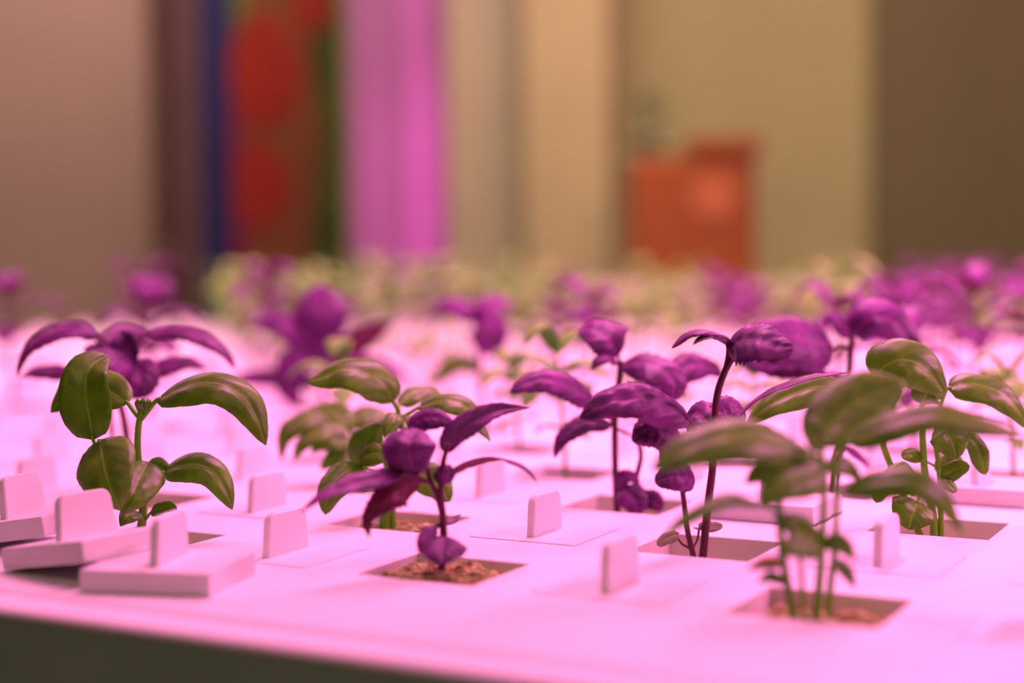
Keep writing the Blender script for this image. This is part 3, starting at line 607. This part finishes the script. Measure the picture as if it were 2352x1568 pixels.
# green basil at right
p = Plant('basil_plant', (2, 2), 'sharp green basil with several upright stems and small round lower leaves at right', 'plant')
p.stem([(2146, 1240), (2143, 1180), (2126, 1103), (2119, 1003), (2118, 930)], (10, 7), M_GS)
p.stem([(2162, 1240), (2161, 1170), (2157, 1078), (2149, 1003), (2160, 930)], (7, 6), M_GS)
p.stem([(2118, 1240, .2), (2098, 1190, .2), (2072, 1130, .2), (2054, 1088, .2), (2028, 1018, .2), (2030, 960, .2)], (9, 7), M_GS)
p.leaf([(2005, 870, -.3), (2040, 835, -.6), (2085, 826, -.8), (2130, 850, -.9), (2172, 905, -.9)], 136, (.08, .52, .85), (.3, .4, .86), pet=[(2030, 965), (2012, 905)], k=.8, a=.45, b=.5)
p.leaf([(2118, 930), (2128, 905, -.2), (2148, 895, -.2), (2168, 910, -.1)], 72, (0, .3, .95), k=.4, b=.5)
p.leaf([(2176, 892), (2226, 880, -.2), (2290, 896, -.4), (2335, 935, -.5), (2362, 985, -.5)], 102, (0, .76, .65), (.3, .6, .7), pet=[(2160, 935), (2168, 908)], pr=(5, 4), k=.75, a=.4, b=.6)
p.leaf([(1945, 892, .1), (1880, 886, -.2), (1810, 908, -.4), (1760, 935, -.5), (1713, 976, -.5)], 92, (-.15, .66, .74), None, pet=[(2030, 965), (1985, 905, .2)], pr=(5, 4), k=.6, a=.4, b=.65)
p.leaf([(2152, 980), (2172, 990, -.4), (2188, 1018, -.6), (2197, 1054, -.7)], 90, (.05, .35, .93), k=.5, b=.6)
p.leaf([(2212, 995, .3), (2238, 1014, .1), (2254, 1050, 0), (2264, 1090, 0)], 54, (.35, .2, .91), pet=[(2156, 985), (2186, 985, .2)], k=.4, b=.45)
p.leaf([(2156, 1106), (2180, 1086, -.2), (2202, 1074, -.3), (2228, 1070, -.4)], 44, (0, .4, .9), k=.4, b=.45)
p.leaf([(2157, 1090, .3), (2176, 1070, .5), (2196, 1062, .6), (2216, 1066, .7)], 60, (0, .4, .9), k=.4, b=.5)
p.leaf([(2118, 1056, -.1), (2102, 1046, -.2), (2088, 1044, -.3), (2072, 1050, -.4)], 36, (0, .4, .9), pet=[(2158, 1080), (2140, 1066)], pr=(3, 2.5), k=.4, b=.45)
p.leaf([(2112, 1108, -.3), (2085, 1096, -.8), (2058, 1104, -1), (2034, 1128, -1.1)], 84, (-.1, .45, .88), k=.5, a=.45, b=.5)
p.leaf([(2044, 1100, 0), (2030, 1112, -.2), (2020, 1130, -.3), (2013, 1154, -.3)], 38, (-.3, .4, .86), k=.5, b=.45)
p.leaf([(2106, 1150, -.3), (2102, 1166, -.8), (2094, 1188, -1), (2088, 1216, -1.1)], 108, (-.05, .25, .96), pet=[(2124, 1110), (2114, 1135)], pr=(4, 3), k=.4, a=.3, b=.45)
p.leaf([(2158, 1096, -.1), (2172, 1106, -.4), (2184, 1116, -.5), (2196, 1130, -.6)], 34, (.2, .5, .83), k=.5, b=.45)

# dark purple basil behind
p = Plant('basil_plant', (1, 3), 'large-leaved dark purple basil standing behind the right-hand green basil', 'plant')
p.stem([(1910, 1130), (1930, 1020), (1948, 900), (1954, 820), (1958, 770)], (9, 7), M_PS)
p.leaf([(1912, 800, -.2), (1860, 782, -.8), (1800, 770, -1.2), (1728, 748, -1.3)], 150, (0, .50, .86), (0, .7, .7), 'p', pet=[(1955, 800), (1935, 795)], pr=(6, 5), k=.6, a=.4, b=.5, serr=.03)
p.leaf([(1900, 860), (1830, 840, -.2), (1760, 838, -.3), (1690, 828, -.3)], 70, (0, .6, .8), None, 'p', pet=[(1950, 870)], k=.5)
p.leaf([(1958, 775), (1930, 738, -.1), (1910, 725, -.2), (1893, 742, -.3)], 52, (0, .7, .7), None, 'p', k=.7)
p.leaf([(1958, 770), (2000, 728, -.3), (2050, 735, -.6), (2085, 775, -.8), (2108, 825, -.9)], 108, (.1, .55, .83), None, 'p', k=.7, a=.45, b=.6, serr=.04)
p.leaf([(1958, 770, .3), (1985, 715, .8), (2030, 698, 1.2), (2080, 712, 1.5)], 70, (0, .75, .65), None, 'p', k=.6)
p.leaf([(1948, 900), (1900, 880, .2), (1860, 890, .4), (1830, 920, .5)], 80, (0, .55, .83), None, 'p', k=.5)
p.leaf([(1935, 1020), (1965, 1040, -.2), (1982, 1055, -.3), (2000, 1076, -.3)], 26, (.2, .6, .8), None, 'p', k=.5)
p.leaf([(1945, 930), (1985, 900, .3), (2020, 905, .4), (2050, 935, .5)], 84, (0, .55, .83), None, 'p', k=.5)

# bright purple basil, mid left
p = Plant('basil_plant', (-4, 4), 'blurred bright purple basil with splayed leaves, mid left before the pink-lit column', 'plant')
p.stem([(742, 1010), (742, 930), (740, 850), (738, 800)], (7, 6), M_PS)
p.leaf([(738, 790), (735, 745, -.5), (733, 700, -.2), (735, 652, .6)], 128, (0, .55, .83), None, 'p', k=.7, a=.5, b=.5)
p.leaf([(735, 805), (690, 762, -.3), (640, 738, -.5), (576, 750, -.6)], 84, (0, .6, .8), None, 'p', k=.7)
p.leaf([(745, 820), (795, 796, .2), (850, 766, .4), (906, 734, .5)], 62, (.2, .55, -.80), None, 'p', k=.4)
p.leaf([(740, 850, -.5), (750, 815, -1.2), (770, 800, -1.6), (795, 808, -1.8)], 80, (0, .3, .95), None, 'p', k=.5)
p.leaf([(735, 835), (690, 810, -.5), (660, 850, -.9), (665, 895, -1), (692, 938, -1)], 86, (-.3, .5, .8), None, 'p', k=.6)
p.leaf([(745, 850), (800, 825, .2), (870, 835, .3), (945, 868, .3)], 56, (0, .7, .7), None, 'p', k=.6)
p.leaf([(738, 790, -.3), (745, 760, -.8), (748, 730, -.9), (742, 705, -.6)], 50, (.1, .2, .97), None, 'p', k=-.6)
p.leaf([(738, 870), (690, 870, 0), (620, 862, 0), (560, 866, .2), (505, 895, .3)], 60, (0, .7, .7), None, 'p', k=.6, pet=[(742, 900)])

# purple basil with a dark hanging leaf
p = Plant('basil_plant', (-3, 5), 'blurred purple basil with one dark hanging leaf, in front of the pink-lit column', 'plant')
p.stem([(1110, 990), (1106, 900), (1098, 800), (1090, 740)], (6, 5), M_PS)
p.leaf([(1090, 745), (1110, 738, -.5), (1122, 770, -.8), (1112, 818, -1)], 96, (.1, .2, .97), None, 'p', k=.4, a=.4, b=.45)
p.leaf([(1090, 740), (1060, 705, .2), (1020, 700, .4), (985, 725, .5)], 60, (0, .7, .7), None, 'p', k=.6)
p.leaf([(1090, 740), (1115, 700, .6), (1150, 690, .9), (1185, 710, 1)], 60, (0, .7, .7), None, 'p', k=.6)
p.leaf([(1102, 850), (1060, 830, .2), (1020, 850, .3), (990, 890, .3)], 54, (0, .6, .8), None, 'g', k=.6)

# ------------------------------------------------------------------ repeats: the other plants and covers
def generic(seed, kind, h, joined):
    """a whole basil plant around its own origin (cm): list of (name, mesh data)"""
    rnd = random.Random(seed); parts = []
    lean = V((rnd.uniform(-.6, .6), rnd.uniform(-.6, .6), 0))
    sp = [V((0, 0, 0)), lean*.3+V((0, 0, h*.4)), lean*.8+V((0, 0, h*.75)), lean+V((0, 0, h*.93))]
    parts.append(('stem', tube_data(sp, [.14, .09], 6, 8), 's'))
    S = spline(sp, 21); a0 = rnd.random()*6
    lv = [(.42, 1.9, .9, -.25), (.62, 2.9, 1.5, .05), (.82, 3.3, 1.8, .25), (.97, 2.4, 1.35, .75)]
    for i, (t, L, W, el) in enumerate(lv):
        for s in (0, 1):
            az = a0 + i*math.pi/2 + s*math.pi + rnd.uniform(-.3, .3); L2 = L*rnd.uniform(.8, 1.15)*h/8; e = el+rnd.uniform(-.15, .15)
            b = S[int(t*20)]; d = V((math.cos(az), math.sin(az), 0)); z = V((0, 0, 1))
            pts = [b, b+d*L2*.22+z*L2*(.20+e*.25), b+d*L2*.55+z*L2*(.28+e*.45), b+d*L2*.85+z*L2*(.16+e*.4), b+d*L2*1.05+z*L2*(-.08+e*.35)]
            nn = (z*.9-d*.2).normalized()
            parts.append(('leaf', blade_data(pts, W*rnd.uniform(.85, 1.15)*h/8*1.1, nn, k=rnd.uniform(.5, .9), nT=10, nS=6, serr=.0, amp=.02, seed=seed+i, b=.7, a=.6), 'l'))
    return parts
def make_proto(seed, kind, h, joined):
    tm, bm_, sm = (M_PT, M_PB, M_PS) if kind == 'p' else (M_GT_LIT, M_GB, M_GS)
    parts = generic(seed, kind, h, joined)
    if not joined:
        return [(n, mesh(n, d[0], d[1], [tm, bm_] if k == 'l' else [sm], d[2] if k == 'l' else None, d[3] if k == 'l' else None, True)) for n, d, k in parts]
    vv, ff, uu, mm = [], [], [], []
    for n, d, k in parts:
        o = len(vv); vv += list(d[0]); ff += [tuple(i+o for i in q) for q in d[1]]
        uu += list(d[2]) if k == 'l' else [(0, .5)]*len(d[0]); mm += list(d[3]) if k == 'l' else [2]*len(d[1])
    return mesh('basil_plant', vv, ff, [tm, bm_, sm], uu, mm, True)
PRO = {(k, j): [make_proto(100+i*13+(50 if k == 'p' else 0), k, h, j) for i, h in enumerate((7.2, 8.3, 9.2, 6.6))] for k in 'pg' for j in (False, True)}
def put_plant(kind, i, loc, rot, s, label, group, joined):
    pr = PRO[(kind, joined)][i]
    if joined: o = obj('basil_plant', pr, None, loc)
    else:
        o = empty('basil_plant', loc)
        for n, me in pr: obj(n, me, o)
    o.rotation_euler = (0, 0, rot); o.scale = (s, s, s)
    tag(o, label, 'plant', group)
DRAWN = {(-2, 0), (0, 0), (-1, 1), (-2, 2), (-3, 1), (0, 2), (1, 1), (2, 0), (2, 2), (1, 3), (-4, 4), (-3, 5)}
SPECIAL = {  # cell: kind, proto, rotation, scale, label
 (2, 4): ('g', 0, .4, .78, 'blurred low green basil cut by the right edge, standing in a reddish plug'),
 (-1, 3): ('g', 1, 1.9, .80, 'blurred low green basil between the short purple seedling and the twin-stemmed purple one'),
 (-2, 4): ('g', 3, 1.1, .80, 'blurred pale green basil behind the tab under the curved purple leaf'),
 (1, 5): ('p', 2, .6, .92, 'tall dark purple basil at upper right, just right of the large-leaved purple one'),
 (1, 7): ('p', 2, 2.2, .96, 'tall blurred purple basil in the upper right corner group, nearest the right edge'),
 (0, 6): ('p', 1, 1.0, .95, 'blurred purple basil half hidden behind the large-leaved purple one'),
 (-6, 4): ('p', 1, .5, 1.02, 'blurred purple basil directly behind the arching purple one at left'),
 (-9, 5): ('p', 2, 2.6, .95, 'blurred purple basil cut by the left edge of the photo'),
 (-10, 8): ('p', 2, 1.4, 1.05, 'blurred purple basil standing before the pale partition at left'),
 (-8, 8): ('p', 2, .2, 1.0, 'blurred magenta purple basil in front of the navy banner edge'),
}
rr = random.Random(21)
n_pl = n_cv = 0; pl = []; cv = []
for v in range(V0, V1+1):
    for u in range(U0, U1+1):
        px, py, z = to_px(cell(u, v))
        if z < 5 or not (-190 < px < IW+190) or py > IH+150: continue
        if (u+v) % 2 == 0:
            if (u, v) in DRAWN: continue
            if (u, v) in SPECIAL:
                k, i, rot, s, lab = SPECIAL[(u, v)]; put_plant(k, i, cell(u, v, -.6), rot, s, lab, None, False); continue
            if v < 3 or (px < 500 and v < 20): cv.append((u, v)); continue
            r = rr.random()
            pp = .75 if px > 2000 else (.6 if 1480 < px < 1780 and v > 8 else .16)
            if v < 7 and px < 2000: pp = 0.0
            pl.append((v, u, 'p' if r < pp else 'g'))
        elif (u, v) not in NAMED: cv.append((u, v))
for v, u, k in pl:
    j = v >= 9
    wh = 'far back on the tray' if j else 'in the middle rows'
    s = (rr.uniform(.85, 1.05) if j else rr.uniform(.5, .68)) if k == 'g' else rr.uniform(.84, .98)
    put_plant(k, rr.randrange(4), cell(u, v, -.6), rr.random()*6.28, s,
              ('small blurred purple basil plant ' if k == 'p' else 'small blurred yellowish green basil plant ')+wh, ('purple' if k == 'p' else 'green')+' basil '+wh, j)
for u, v in cv:
    far = v >= 6
    cover(cell(u, v, SINK), 'small blurred white cover among the far rows of plants' if far else 'blurred flat white cover in the emptier left and middle rows',
          'white covers in the far rows' if far else 'white covers in the middle rows', parts=not far)
